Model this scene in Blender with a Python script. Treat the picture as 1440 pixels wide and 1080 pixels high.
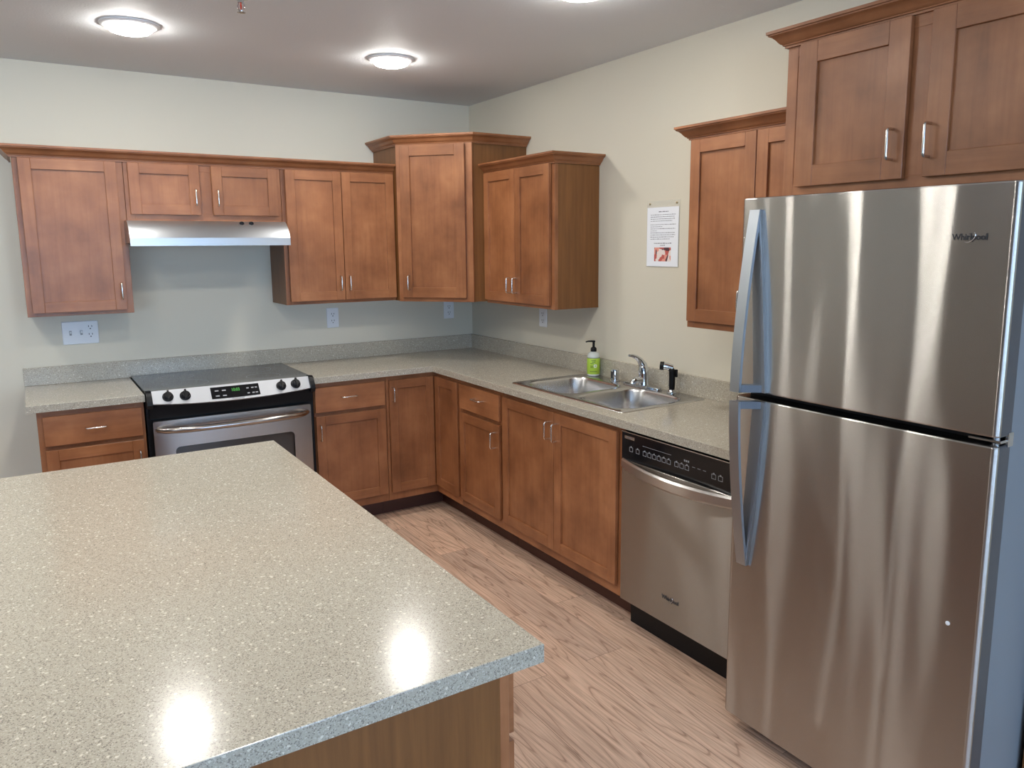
import bpy, bmesh, math, random
from mathutils import Vector, Matrix
random.seed(4)
for o in list(bpy.data.objects): bpy.data.objects.remove(o)
S = 0.0241                      # one layout inch in metres
COL = bpy.context.scene.collection
scn = bpy.context.scene

# ------------------------------------------------------------------ camera
cam = bpy.data.cameras.new('camera'); camo = bpy.data.objects.new('camera', cam); COL.objects.link(camo)
R_ = Vector((0.84048024, -0.54179665, -0.00702593)); U_ = Vector((0.09040085, 0.12742876, 0.98771939)); W_ = Vector((0.53424775, 0.83079378, -0.15608023))
m = Matrix.Identity(4)
for i in range(3):
    m[i][0] = R_[i]; m[i][1] = U_[i]; m[i][2] = -W_[i]
m[0][3], m[1][3], m[2][3] = -106.511*S, -191.048*S, 65.153*S
camo.matrix_world = m
cam.sensor_width = 36; cam.lens = 36*1081.853/1440
cam.shift_x = -12.624/1440; cam.shift_y = -24.313/1440
cam.clip_start = 0.02
scn.camera = camo
# ------------------------------------------------------------------ world, light levels, exposure
LAMP = 97.0                     # ceiling lamp lens
LAMP_RGB = (1.0, 0.98, 0.93)
DAY = 12.5                       # window panes in the rear wall
DAY_RGB = (0.45, 0.68, 1.0)
wd = bpy.data.worlds.new('world'); scn.world = wd; wd.use_nodes = True
wd.node_tree.nodes['Background'].inputs[0].default_value = (0.75, 0.85, 1, 1)
wd.node_tree.nodes['Background'].inputs[1].default_value = 0.1
vs = scn.view_settings
vs.view_transform = 'Standard'; vs.look = 'None'; vs.gamma = 1.0; vs.use_curve_mapping = False
vs.exposure = 0.14
scn.cycles.max_bounces = 10; scn.cycles.diffuse_bounces = 6; scn.cycles.glossy_bounces = 5
scn.cycles.sample_clamp_indirect = 8.0

# ------------------------------------------------------------------ materials
def mat(name, base=(0.5,0.5,0.5), rough=0.5, metal=0.0, spec=0.5, coat=0.0, coat_r=0.2, emit=None, estr=0.0, aniso=0.0, trans=0.0):
    M = bpy.data.materials.new(name); M.use_nodes = True
    b = M.node_tree.nodes['Principled BSDF']
    b.inputs['Base Color'].default_value = (*base, 1); b.inputs['Roughness'].default_value = rough
    b.inputs['Metallic'].default_value = metal; b.inputs['Specular IOR Level'].default_value = spec
    b.inputs['Coat Weight'].default_value = coat; b.inputs['Coat Roughness'].default_value = coat_r
    if aniso: b.inputs['Anisotropic'].default_value = aniso
    if trans: b.inputs['Transmission Weight'].default_value = trans
    if emit: b.inputs['Emission Color'].default_value = (*emit, 1); b.inputs['Emission Strength'].default_value = estr
    return M
class G:
    def __init__(s, M): s.t = M.node_tree; s.b = s.t.nodes['Principled BSDF']
    def n(s, ty, **kw):
        x = s.t.nodes.new(ty)
        for k, v in kw.items():
            if k in x.inputs: x.inputs[k].default_value = v
            else: setattr(x, k, v)
        return x
    def l(s, a, ao, b, bi): s.t.links.new(a.outputs[ao], b.inputs[bi])
    def coords(s, scale=(1,1,1), rnd=True, rot=(0,0,0)):
        tc = s.n('ShaderNodeTexCoord'); mp = s.n('ShaderNodeMapping'); mp.inputs['Scale'].default_value = scale; mp.inputs['Rotation'].default_value = rot
        s.l(tc, 'Object', mp, 'Vector')
        if rnd:
            oi = s.n('ShaderNodeObjectInfo'); mu = s.n('ShaderNodeMath', operation='MULTIPLY'); mu.inputs[1].default_value = 37.0
            s.l(oi, 'Random', mu, 0); cb = s.n('ShaderNodeCombineXYZ')
            for k in 'XYZ': s.l(mu, 0, cb, k)
            s.l(cb, 0, mp, 'Location')
        return mp
    def ramp(s, stops):
        r = s.n('ShaderNodeValToRGB'); e = r.color_ramp.elements
        while len(e) < len(stops): e.new(0.5)
        for i, (p, c) in enumerate(stops): e[i].position = p; e[i].color = (*c, 1)
        return r
    def mix(s, a, b, f, mode='MIX'):
        x = s.n('ShaderNodeMix', data_type='RGBA', blend_type=mode)
        for sock, v in ((6, a), (7, b)):
            if isinstance(v, tuple): x.inputs[sock].default_value = (*v, 1)
            else: s.t.links.new(v, x.inputs[sock])
        if isinstance(f, float): x.inputs[0].default_value = f
        else: s.t.links.new(f, x.inputs[0])
        return x.outputs[2]
    def bump(s, h, strength, dist=0.001):
        b = s.n('ShaderNodeBump', Strength=strength, Distance=dist)
        s.t.links.new(h, b.inputs['Height']); s.t.links.new(b.outputs[0], s.b.inputs['Normal'])
    def color(s, out): s.t.links.new(out, s.b.inputs['Base Color'])

def wood(name, scale_grain, dark=1.0):
    M = mat(name, rough=0.40, spec=0.4, coat=0.18, coat_r=0.25); g = G(M)
    c1 = g.coords((1,1,1)); n1 = g.n('ShaderNodeTexNoise', Scale=5.0, Detail=4.0, Roughness=0.55); g.l(c1, 0, n1, 'Vector')
    c2 = g.coords(scale_grain); n2 = g.n('ShaderNodeTexNoise', Scale=1.0, Detail=7.0, Roughness=0.62, Distortion=0.6); g.l(c2, 0, n2, 'Vector')
    d = dark
    r1 = g.ramp([(0.28, (0.21*d, 0.077*d, 0.028*d)), (0.5, (0.305*d, 0.118*d, 0.046*d)), (0.74, (0.405*d, 0.170*d, 0.070*d))]); g.l(n1, 'Fac', r1, 'Fac')
    r2 = g.ramp([(0.28, (0.80, 0.76, 0.73)), (0.55, (1, 1, 1)), (0.75, (1.07, 1.06, 1.05))]); g.l(n2, 'Fac', r2, 'Fac')
    oi = g.n('ShaderNodeObjectInfo'); r3 = g.ramp([(0.0, (0.88, 0.86, 0.84)), (1.0, (1.1, 1.1, 1.1))]); g.l(oi, 'Random', r3, 'Fac')
    a = g.mix(r1.outputs[0], r2.outputs[0], 0.85, 'MULTIPLY'); b = g.mix(a, r3.outputs[0], 1.0, 'MULTIPLY')
    g.color(b); g.bump(n2.outputs['Fac'], 0.06, 0.0006)
    return M
WV = wood('cherry_vertical_grain', (42, 42, 2.6)); WH = wood('cherry_horizontal_grain', (2.6, 2.6, 42))
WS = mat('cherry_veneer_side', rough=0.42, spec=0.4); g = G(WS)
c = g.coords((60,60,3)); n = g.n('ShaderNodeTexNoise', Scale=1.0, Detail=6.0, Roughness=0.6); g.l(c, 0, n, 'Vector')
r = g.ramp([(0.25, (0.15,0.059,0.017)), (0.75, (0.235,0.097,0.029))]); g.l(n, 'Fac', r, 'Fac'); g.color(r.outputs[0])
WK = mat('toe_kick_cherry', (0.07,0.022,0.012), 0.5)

def laminate():
    M = mat('speckled_laminate', rough=0.17, spec=0.5); g = G(M); c = g.coords((1,1,1), rnd=False)
    base = g.n('ShaderNodeTexNoise', Scale=420.0, Detail=2.0); g.l(c, 0, base, 'Vector')
    r0 = g.ramp([(0.3, (0.40,0.36,0.285)), (0.7, (0.475,0.43,0.345))]); g.l(base, 'Fac', r0, 'Fac')
    v1 = g.n('ShaderNodeTexVoronoi', Scale=520.0, feature='F1'); g.l(c, 0, v1, 'Vector')
    h1 = g.n('ShaderNodeSeparateColor'); g.l(v1, 'Color', h1, 0)
    k1 = g.ramp([(0.0, (0.75,0.75,0.75)), (0.17, (0.8,0.8,0.8)), (0.18, (0,0,0))]); g.l(h1, 0, k1, 'Fac')
    k2 = g.ramp([(0.0, (0,0,0)), (0.91, (0,0,0)), (0.92, (0.8,0.8,0.8))]); g.l(h1, 1, k2, 'Fac')
    v2 = g.n('ShaderNodeTexVoronoi', Scale=260.0, feature='F1'); g.l(c, 0, v2, 'Vector')
    h2 = g.n('ShaderNodeSeparateColor'); g.l(v2, 'Color', h2, 0)
    k3 = g.ramp([(0.0, (0,0,0)), (0.978, (0,0,0)), (0.982, (1,1,1))]); g.l(h2, 2, k3, 'Fac')
    a = g.mix(r0.outputs[0], (0.20,0.175,0.145), k1.outputs[0]); a = g.mix(a, (0.58,0.53,0.44), k2.outputs[0])
    a = g.mix(a, (0.68,0.63,0.52), k3.outputs[0]); g.color(a)
    return M
LAM = laminate()

def steel(name, base, rough, aniso, wave=0.0, fine=600):
    M = mat(name, base, rough, metal=1.0, aniso=aniso); g = G(M)
    tg = g.n('ShaderNodeTangent', direction_type='UV_MAP'); g.l(tg, 0, g.b, 'Tangent')
    uv = g.n('ShaderNodeUVMap'); mp = g.n('ShaderNodeMapping'); mp.inputs['Scale'].default_value = (10, fine, 1); g.l(uv, 0, mp, 'Vector')
    n = g.n('ShaderNodeTexNoise', Scale=1.0, Detail=3.0); g.l(mp, 0, n, 'Vector')
    rr = g.n('ShaderNodeMapRange'); rr.inputs['To Min'].default_value = rough*0.94; rr.inputs['To Max'].default_value = rough*1.06
    g.l(n, 'Fac', rr, 'Value'); g.l(rr, 0, g.b, 'Roughness')
    g.b.inputs['Anisotropic Rotation'].default_value = 0.25
    if wave:
        m2 = g.n('ShaderNodeMapping'); m2.inputs['Scale'].default_value = (8.0, 0.7, 1); g.l(uv, 0, m2, 'Vector')
        n2 = g.n('ShaderNodeTexNoise', Scale=1.0, Detail=0.0); g.l(m2, 0, n2, 'Vector'); g.bump(n2.outputs['Fac'], 1.0, wave)
    return M
def streaked(name, base, rx, ry, wave, wscale):  # brushed sheet: reflections smeared upright, slightly buckled
    M = steel(name, tuple(c*0.7 for c in base), 0.45, 0.6); g = G(M)
    for l in list(g.b.inputs['Normal'].links): g.t.links.remove(l)
    k = math.sqrt(rx/ry); gl = g.n('ShaderNodeBsdfAnisotropic'); gl.inputs['Color'].default_value = (*base, 1)
    gl.inputs['Roughness'].default_value = math.sqrt(math.sqrt(rx*ry)); gl.inputs['Anisotropy'].default_value = 1-k
    tg = g.n('ShaderNodeTangent', direction_type='UV_MAP'); g.l(tg, 0, gl, 'Tangent')
    uv = g.n('ShaderNodeUVMap'); m2 = g.n('ShaderNodeMapping'); m2.inputs['Scale'].default_value = (wscale[0], wscale[1], 1); g.l(uv, 0, m2, 'Vector')
    n2 = g.n('ShaderNodeTexNoise', Scale=1.0, Detail=0.0); g.l(m2, 0, n2, 'Vector')
    b = g.n('ShaderNodeBump', Strength=1.0, Distance=wave); g.l(n2, 'Fac', b, 'Height'); g.l(b, 0, gl, 'Normal')
    mx = g.n('ShaderNodeMixShader'); mx.inputs[0].default_value = 0.85; g.l(g.b, 0, mx, 1); g.l(gl, 0, mx, 2)
    g.l(mx, 0, g.t.nodes['Material Output'], 'Surface'); return M
STEEL = steel('brushed_steel', (0.62,0.60,0.57), 0.30, 0.75)
FRIDGE = streaked('brushed_steel_fridge', (0.50,0.475,0.445), 0.004, 0.24, 0.0034, (9.0, 1.3))
DWST = streaked('brushed_steel_dishwasher', (0.40,0.375,0.345), 0.012, 0.36, 0.002, (6.0, 1.2))
OVST = steel('brushed_steel_oven', (0.40,0.365,0.34), 0.22, 0.6)
HOODST = steel('brushed_steel_hood', (0.50,0.515,0.53), 0.36, 0.5)
CPANEL = mat('satin_control_panel', (0.46,0.47,0.49), 0.5, 0.75)
SINKST = mat('satin_sink_steel', (0.58,0.57,0.56), 0.26, 1.0)
CHROME = mat('chrome', (0.66,0.68,0.71), 0.07, 1.0)
NICKEL = mat('satin_nickel', (0.72,0.68,0.62), 0.25, 1.0)
HANDLE = mat('smooth_silver_handle', (0.42,0.45,0.48), 0.42, 1.0)
CASE = mat('grey_fridge_case', (0.20,0.215,0.235), 0.45, 0.0, 0.4)
BRACKET = mat('slate_handle_bracket', (0.10,0.12,0.15), 0.5)
DOORSIDE = mat('dark_grey_door_edge', (0.07,0.07,0.075), 0.3)
BLACK = mat('black_plastic', (0.006,0.006,0.007), 0.38, spec=0.22)
GLOSSB = mat('black_glass', (0.008,0.008,0.009), 0.08, spec=0.3)
COOK = mat('speckled_ceramic_glass', (0.035,0.036,0.038), 0.10, spec=0.32); g = G(COOK)
c = g.coords((1,1,1), rnd=False); v = g.n('ShaderNodeTexVoronoi', Scale=420.0); g.l(c, 0, v, 'Vector'); h = g.n('ShaderNodeSeparateColor'); g.l(v, 'Color', h, 0)
r = g.ramp([(0.0,(0.035,0.036,0.038)), (0.72,(0.035,0.036,0.038)), (0.75,(0.15,0.15,0.15))]); g.l(h, 0, r, 'Fac'); g.color(r.outputs[0])
OVENWIN = mat('oven_window_glass', (0.03,0.026,0.024), 0.08, coat=0.5, coat_r=0.03)
WHITE = mat('white_plastic', (0.78,0.79,0.80), 0.35)
SLOT = mat('dark_slot', (0.03,0.03,0.03), 0.6)
GREY = mat('grey_print', (0.30,0.30,0.31), 0.5)
PAPER = mat('white_paper', (0.82,0.84,0.88), 0.6)
LOGO = mat('dark_logo_letters', (0.03,0.03,0.035), 0.3)
INK = mat('grey_ink', (0.16,0.16,0.18), 0.7)
GREEN = mat('green_display', (0.02,0.1,0.02), 0.4, emit=(0.15,0.9,0.12), estr=0.5)
LIME = mat('lime_label', (0.42,0.62,0.06), 0.4)
BOTTLE = mat('milky_bottle', (0.62,0.66,0.62), 0.25)
ACRYL = mat('clear_acrylic', (0.86,0.86,0.80), 0.08, spec=0.5); ACRYL.node_tree.nodes['Principled BSDF'].inputs['Alpha'].default_value = 0.16
BRASS = mat('brass_screw', (0.35,0.28,0.16), 0.35, 1.0)
REDB = mat('red_glass_bulb', (0.45,0.05,0.03), 0.15)
HOODF = mat('hood_filter_mesh', (0.22,0.22,0.23), 0.45, 0.8)
LENS = mat('lamp_lens', (0.9,0.9,0.9), 0.4, emit=LAMP_RGB, estr=LAMP)
PANE = mat('daylight_pane', (0.8,0.9,1), 0.2, emit=DAY_RGB, estr=DAY)

PAINT = mat('cream_wall_paint', (0.645,0.60,0.49), 0.55, spec=0.3); g = G(PAINT); c = g.coords((1,1,1), rnd=False)
n = g.n('ShaderNodeTexNoise', Scale=140.0, Detail=2.0); g.l(c, 0, n, 'Vector'); g.bump(n.outputs['Fac'], 0.10, 0.001)
CEIL = mat('textured_ceiling_paint', (0.75,0.77,0.79), 0.65, spec=0.25); g = G(CEIL); c = g.coords((1,1,1), rnd=False)
n = g.n('ShaderNodeTexNoise', Scale=120.0, Detail=3.0); g.l(c, 0, n, 'Vector'); g.bump(n.outputs['Fac'], 0.5, 0.002)

def plank():
    M = mat('oak_vinyl_planks', rough=0.42, spec=0.4); g = G(M)
    tc = g.n('ShaderNodeTexCoord'); mp = g.n('ShaderNodeMapping'); mp.inputs['Rotation'].default_value = (0, 0, math.pi/2); g.l(tc, 'Object', mp, 0)
    br = g.n('ShaderNodeTexBrick', Scale=1.0); br.offset = 0.37; br.offset_frequency = 2
    br.inputs['Brick Width'].default_value = 1.22; br.inputs['Row Height'].default_value = 0.178; br.inputs['Mortar Size'].default_value = 0.0007
    br.inputs['Color1'].default_value = (0,0,0,1); br.inputs['Color2'].default_value = (1,1,1,1); br.inputs['Mortar'].default_value = (0.5,0.5,0.5,1)
    g.l(mp, 0, br, 'Vector')
    sp = g.n('ShaderNodeSeparateColor'); g.l(br, 'Color', sp, 0)
    off = g.n('ShaderNodeMath', operation='MULTIPLY'); off.inputs[1].default_value = 23.0; g.l(sp, 0, off, 0)
    cb = g.n('ShaderNodeCombineXYZ'); g.l(off, 0, cb, 'X'); g.l(off, 0, cb, 'Y'); g.l(off, 0, cb, 'Z')
    ad = g.n('ShaderNodeVectorMath', operation='ADD'); g.l(mp, 0, ad, 0); g.l(cb, 0, ad, 1)
    m2 = g.n('ShaderNodeMapping'); m2.inputs['Scale'].default_value = (0.9, 9.0, 1); g.l(ad, 0, m2, 0)
    wn = g.n('ShaderNodeTexNoise', Scale=1.0, Detail=2.0, Distortion=0.3); g.l(m2, 0, wn, 'Vector')
    mu = g.n('ShaderNodeMath', operation='MULTIPLY'); mu.inputs[1].default_value = 13.0; g.l(wn, 'Fac', mu, 0)
    fr = g.n('ShaderNodeMath', operation='PINGPONG'); fr.inputs[1].default_value = 0.5; g.l(mu, 0, fr, 0)
    m3 = g.n('ShaderNodeMapping'); m3.inputs['Scale'].default_value = (5.0, 130.0, 1); g.l(ad, 0, m3, 0)
    fn = g.n('ShaderNodeTexNoise', Scale=1.0, Detail=5.0, Roughness=0.65); g.l(m3, 0, fn, 'Vector')
    r1 = g.ramp([(0.0, (0.42,0.265,0.18)), (0.09, (0.66,0.455,0.325)), (0.5, (0.75,0.53,0.385))]); g.l(fr, 0, r1, 'Fac')
    r2 = g.ramp([(0.3, (0.56,0.52,0.49)), (0.58, (1.02,1.0,1.0))]); g.l(fn, 'Fac', r2, 'Fac')
    r3 = g.ramp([(0.0, (0.80,0.80,0.82)), (1.0, (1.05,1.02,1.0))]); g.l(sp, 0, r3, 'Fac')
    a = g.mix(r1.outputs[0], r2.outputs[0], 0.8, 'MULTIPLY'); a = g.mix(a, r3.outputs[0], 1.0, 'MULTIPLY')
    k = g.mix(a, (0.10,0.06,0.04), br.outputs['Fac']); g.color(k); g.bump(fn.outputs['Fac'], 0.10, 0.0006)
    return M
FLOOR = plank()
ADDED_CARPET = mat('added_dark_carpet', (0.075,0.062,0.055), 0.9, spec=0.1)  # added for the unseen floor on the left, dark to lower the fill light
TAUPE = mat('darkened_unseen_wall', (0.12,0.10,0.085), 0.6, spec=0.3)  # unseen left wall, made dark so the refrigerator doors reflect less light

# ------------------------------------------------------------------ geometry helpers (layout inches)
class Fr:
    def __init__(s, org=(0,0), a=(1,0), o=(0,-1)): s.g, s.a, s.o = org, a, o
    def P(s, a, o, z): return Vector((s.g[0]+s.a[0]*a+s.o[0]*o, s.g[1]+s.a[1]*a+s.o[1]*o, z))
FB = Fr()                                        # along the back wall: a = x, o = out of the wall
FR = Fr((0,0), (0,-1), (-1,0))                   # along the right wall: a = -y, o = out of the wall
_L = math.hypot(13.1, 14.0)
FD = Fr((-28.2,-14.6), (13.1/_L,-14.0/_L), (-14.0/_L,-13.1/_L))   # the diagonal corner front
FW = Fr((0,0), (1,0), (0,1))                     # plain world axes

def append(dst, src, mi=0):
    vm = {v: dst.verts.new(v.co) for v in src.verts}
    for f in src.faces:
        try: nf = dst.faces.new([vm[v] for v in f.verts])
        except ValueError: continue
        nf.material_index = mi
    src.free()
def box(bm, F, a0, a1, o0, o1, z0, z1, bev=0.0, mi=0, seg=1):
    t = bmesh.new(); bmesh.ops.create_cube(t, size=1.0)
    for v in t.verts:
        v.co = Vector(((a0+a1)/2+v.co.x*(a1-a0), (o0+o1)/2+v.co.y*(o1-o0), (z0+z1)/2+v.co.z*(z1-z0)))
    if bev: bmesh.ops.bevel(t, geom=list(t.edges), offset=bev, segments=seg, profile=0.5, affect='EDGES')
    for v in t.verts: v.co = F.P(*v.co)
    append(bm, t, mi)
def prism(bm, F, poly, z0, z1, mi=0, bev=0.0):   # poly in (a, o), extruded in z
    t = bmesh.new(); lo = [t.verts.new((a,o,z0)) for a,o in poly]; hi = [t.verts.new((a,o,z1)) for a,o in poly]
    t.faces.new(lo[::-1]); t.faces.new(hi); k = len(poly)
    for i in range(k): t.faces.new((lo[i], lo[(i+1)%k], hi[(i+1)%k], hi[i]))
    if bev: bmesh.ops.bevel(t, geom=list(t.edges), offset=bev, segments=2, profile=0.5, affect='EDGES')
    for v in t.verts: v.co = F.P(*v.co)
    append(bm, t, mi)
def extr(bm, F, prof, a0, a1, mi=0):             # prof in (o, z), extruded along a
    lo = [bm.verts.new(F.P(a0,o,z)) for o,z in prof]; hi = [bm.verts.new(F.P(a1,o,z)) for o,z in prof]; k = len(prof)
    fs = [bm.faces.new(lo), bm.faces.new(hi[::-1])]
    for i in range(k): fs.append(bm.faces.new((lo[i], lo[(i+1)%k], hi[(i+1)%k], hi[i])))
    for f in fs: f.material_index = mi
def tube(bm, pts, r, seg=10, mi=0, flat=1.0):
    pts = [Vector(p) for p in pts]; k = len(pts); rs = r if isinstance(r, (list,tuple)) else [r]*k
    rings = []; up = None
    for i, p in enumerate(pts):
        d = (pts[min(i+1,k-1)]-pts[max(i-1,0)]).normalized()
        if up is None: up = d.orthogonal().normalized()
        up = (up-d*up.dot(d)).normalized(); sd = d.cross(up)
        rings.append([bm.verts.new(p+(up*math.cos(2*math.pi*j/seg)*flat+sd*math.sin(2*math.pi*j/seg))*rs[i]) for j in range(seg)])
    for i in range(k-1):
        for j in range(seg):
            f = bm.faces.new((rings[i][j], rings[i][(j+1)%seg], rings[i+1][(j+1)%seg], rings[i+1][j])); f.material_index = mi
    for rg in (rings[0][::-1], rings[-1]):
        f = bm.faces.new(rg); f.material_index = mi
def lathe(bm, prof, ctr, seg=24, F=None, axis='z', mi=0):   # prof (r, h); axis z, or 'o' = out of the wall in frame F
    rings = []
    for r, h in prof:
        rg = []
        for j in range(seg):
            c, s = math.cos(2*math.pi*j/seg)*r, math.sin(2*math.pi*j/seg)*r
            co = Vector((ctr[0]+c, ctr[1]+s, ctr[2]+h)) if axis == 'z' else F.P(ctr[0]+c, ctr[1]+h, ctr[2]+s)
            rg.append(bm.verts.new(co))
        rings.append(rg)
    for i in range(len(rings)-1):
        for j in range(seg):
            f = bm.faces.new((rings[i][j], rings[i][(j+1)%seg], rings[i+1][(j+1)%seg], rings[i+1][j])); f.material_index = mi
    for rg in (rings[0][::-1], rings[-1]):
        f = bm.faces.new(rg); f.material_index = mi
def sweep(bm, path, prof):                        # path 2-D points, prof (out, z); outward is to the right of travel
    n = len(path); segs = []
    for i in range(n-1):
        d = Vector((path[i+1][0]-path[i][0], path[i+1][1]-path[i][1])).normalized(); segs.append(Vector((d.y, -d.x)))
    rings = []
    for i in range(n):
        if i == 0: mv = segs[0]
        elif i == n-1: mv = segs[-1]
        else:
            b = (segs[i-1]+segs[i]).normalized(); mv = b/max(0.2, b.dot(segs[i]))
        rings.append([bm.verts.new((path[i][0]+mv.x*o, path[i][1]+mv.y*o, z)) for o, z in prof])
    k = len(prof)
    for i in range(n-1):
        for j in range(k): bm.faces.new((rings[i][j], rings[i][(j+1)%k], rings[i+1][(j+1)%k], rings[i+1][j]))
    bm.faces.new(rings[0]); bm.faces.new(rings[-1][::-1])

def thing(name, label, cat, org, group=None):
    o = bpy.data.objects.new(name, None); COL.objects.link(o); o.empty_display_size = 0.05
    o.location = Vector(org)*S; o['label'] = label; o['category'] = cat
    if group: o['group'] = group
    return o
def obj(name, bm, mats, parent=None, org=None, smooth=35, label=None):
    root = parent
    while root is not None and root.parent: root = root.parent
    base = Vector(org)*S if org is not None else (root.location.copy() if root else Vector((0,0,0)))
    bmesh.ops.recalc_face_normals(bm, faces=list(bm.faces))
    uvl = bm.loops.layers.uv.new('UVMap')
    for f in bm.faces:
        nz = f.normal
        for lp in f.loops:
            p = lp.vert.co*S
            if abs(nz.z) > 0.75: lp[uvl].uv = (p.x, p.y)
            else:
                u = Vector((-nz.y, nz.x, 0)).normalized(); lp[uvl].uv = (p.dot(u), p.z)
    for v in bm.verts: v.co = v.co*S-base
    me = bpy.data.meshes.new(name); bm.to_mesh(me); bm.free()
    for M in (mats if isinstance(mats, (list,tuple)) else [mats]): me.materials.append(M)
    if smooth:
        for p in me.polygons: p.use_smooth = True
        me.set_sharp_from_angle(angle=math.radians(smooth))
    o = bpy.data.objects.new(name, me); COL.objects.link(o)
    if parent is not None: o.parent = parent
    else: o.location = base
    if label: o['label'] = label
    return o
def tag(o, label, cat, group=None):
    o['label'] = label; o['category'] = cat
    if group: o['group'] = group
    return o
def struct(o): o['kind'] = 'structure'; return o
def text(name, s, size, F, a, o, z, parent, M, ext=0.02, bold=0.0, sx=1.0, align='CENTER'):
    cu = bpy.data.curves.new(name, 'FONT'); cu.body = s; cu.size = size; cu.extrude = ext; cu.offset = bold; cu.align_x = align; cu.align_y = 'CENTER'; cu.resolution_u = 3
    t = bpy.data.objects.new(name, cu); COL.objects.link(t); bpy.context.view_layer.update()
    me = bpy.data.meshes.new_from_object(t.evaluated_get(bpy.context.evaluated_depsgraph_get()))
    bpy.data.objects.remove(t); bpy.data.curves.remove(cu)
    bm = bmesh.new(); bm.from_mesh(me); bpy.data.meshes.remove(me)
    for v in bm.verts: v.co = F.P(a+v.co.x*sx, o+v.co.z, z+v.co.y)
    return bm if parent is None else obj(name, bm, M, parent, smooth=0)

# ------------------------------------------------------------------ room
XL, YB, HC = -330.0, -345.0, 102.66
def slab(name, F, *a, M):
    bm = bmesh.new(); box(bm, F, *a); return struct(obj(name, bm, M, smooth=0))
slab('floor', FW, -150, 4, YB-4, 4, -4, 0, M=FLOOR)
slab('floor', FW, XL-4, -150, YB-4, 4, -4, 0, M=ADDED_CARPET)   # unseen lounge floor, added dark to cut bounce light on the base cabinets
slab('ceiling', FW, XL-4, 4, YB-4, 4, HC, HC+4, M=CEIL)
slab('wall_back', FW, XL-4, 4, 0, 4, 0, HC, M=PAINT)
slab('wall_right', FW, 0, 4, YB-4, 0, 0, HC, M=PAINT)
slab('wall_left', FW, XL-4, XL, YB, 0, 0, HC, M=TAUPE)
WINX = [(-300,-246), (-222,-168), (-144,-90), (-66,-12)]
bm = bmesh.new(); box(bm, FW, XL, 0, YB-4, YB, 0, 30); box(bm, FW, XL, 0, YB-4, YB, 86, HC)
xs = [XL]+[v for w in WINX for v in w]+[0]
for i in range(0, len(xs), 2): box(bm, FW, xs[i], xs[i+1], YB-4, YB, 30, 86)
struct(obj('wall_rear', bm, PAINT, smooth=0))
for i, (x0, x1) in enumerate(WINX):
    bm = bmesh.new()
    for q in ((x0,x0+2,30,86), (x1-2,x1,30,86), (x0+2,x1-2,30,32), (x0+2,x1-2,84,86), ((x0+x1)/2-1,(x0+x1)/2+1,32,84)): box(bm, FW, q[0], q[1], YB-3.2, YB-1.2, q[2], q[3])
    w = struct(obj('window_%d' % (i+1), bm, WHITE, smooth=0))
    bm = bmesh.new(); box(bm, FW, x0+2, x1-2, YB-2.6, YB-2.3, 32, 84); p = obj('pane', bm, PANE, w, smooth=0)
bm = bmesh.new(); box(bm, FW, XL, -108.4, -0.6, -0.02, 0.02, 4.2, 0.15); struct(obj('baseboard_back', bm, WHITE))

# ------------------------------------------------------------------ cabinets
def pull(F, o, p0, p1, parent):                   # bent-wire bar pull standing on surface o, from (a,z) to (a,z)
    bm = bmesh.new(); out = 1.25; pts = []
    (a0,z0),(a1,z1) = p0, p1; L = math.hypot(a1-a0, z1-z0); ua, uz = (a1-a0)/L, (z1-z0)/L; rr = 0.38
    pts.append((a0,0,z0)); pts.append((a0,out-rr,z0))
    for k in range(1,5):
        t = k/4*math.pi/2; pts.append((a0+ua*rr*(1-math.cos(t)), out-rr+rr*math.sin(t), z0+uz*rr*(1-math.cos(t))))
    for k in range(4):
        t = k/4*math.pi/2; pts.append((a1-ua*rr*(1-math.sin(t)), out-rr+rr*math.cos(t), z1-uz*rr*(1-math.sin(t))))
    pts.append((a1,out-rr,z1)); pts.append((a1,0,z1))
    tube(bm, [F.P(a, o+d, z) for a,d,z in pts], 0.17, 10)
    return obj('handle', bm, NICKEL, parent, smooth=60)
def shaker(F, a0, a1, z0, z1, o0, o1, parent, handle=None, w=2.1):
    bm = bmesh.new(); b = 0.05
    box(bm, F, a0, a0+w, o0, o1, z0, z1, b, 0); box(bm, F, a1-w, a1, o0, o1, z0, z1, b, 0)
    box(bm, F, a0+w, a1-w, o0, o1, z0, z0+w, b, 1); box(bm, F, a0+w, a1-w, o0, o1, z1-w, z1, b, 1)
    box(bm, F, a0+w-0.1, a1-w+0.1, o0, o1-0.38, z0+w-0.1, z1-w+0.1, 0, 0)
    d = obj('door', bm, [WV, WH], parent, smooth=0)
    if handle: pull(F, o1-0.02, *handle, d)
    return d
def drawer(F, a0, a1, z0, z1, o0, o1, parent, handle=None):
    bm = bmesh.new(); box(bm, F, a0, a1, o0, o1, z0, z1, 0.07)
    d = obj('drawer_front', bm, WH, parent, smooth=0)
    if handle: pull(F, o1-0.02, *handle, d)
    return d
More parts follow.
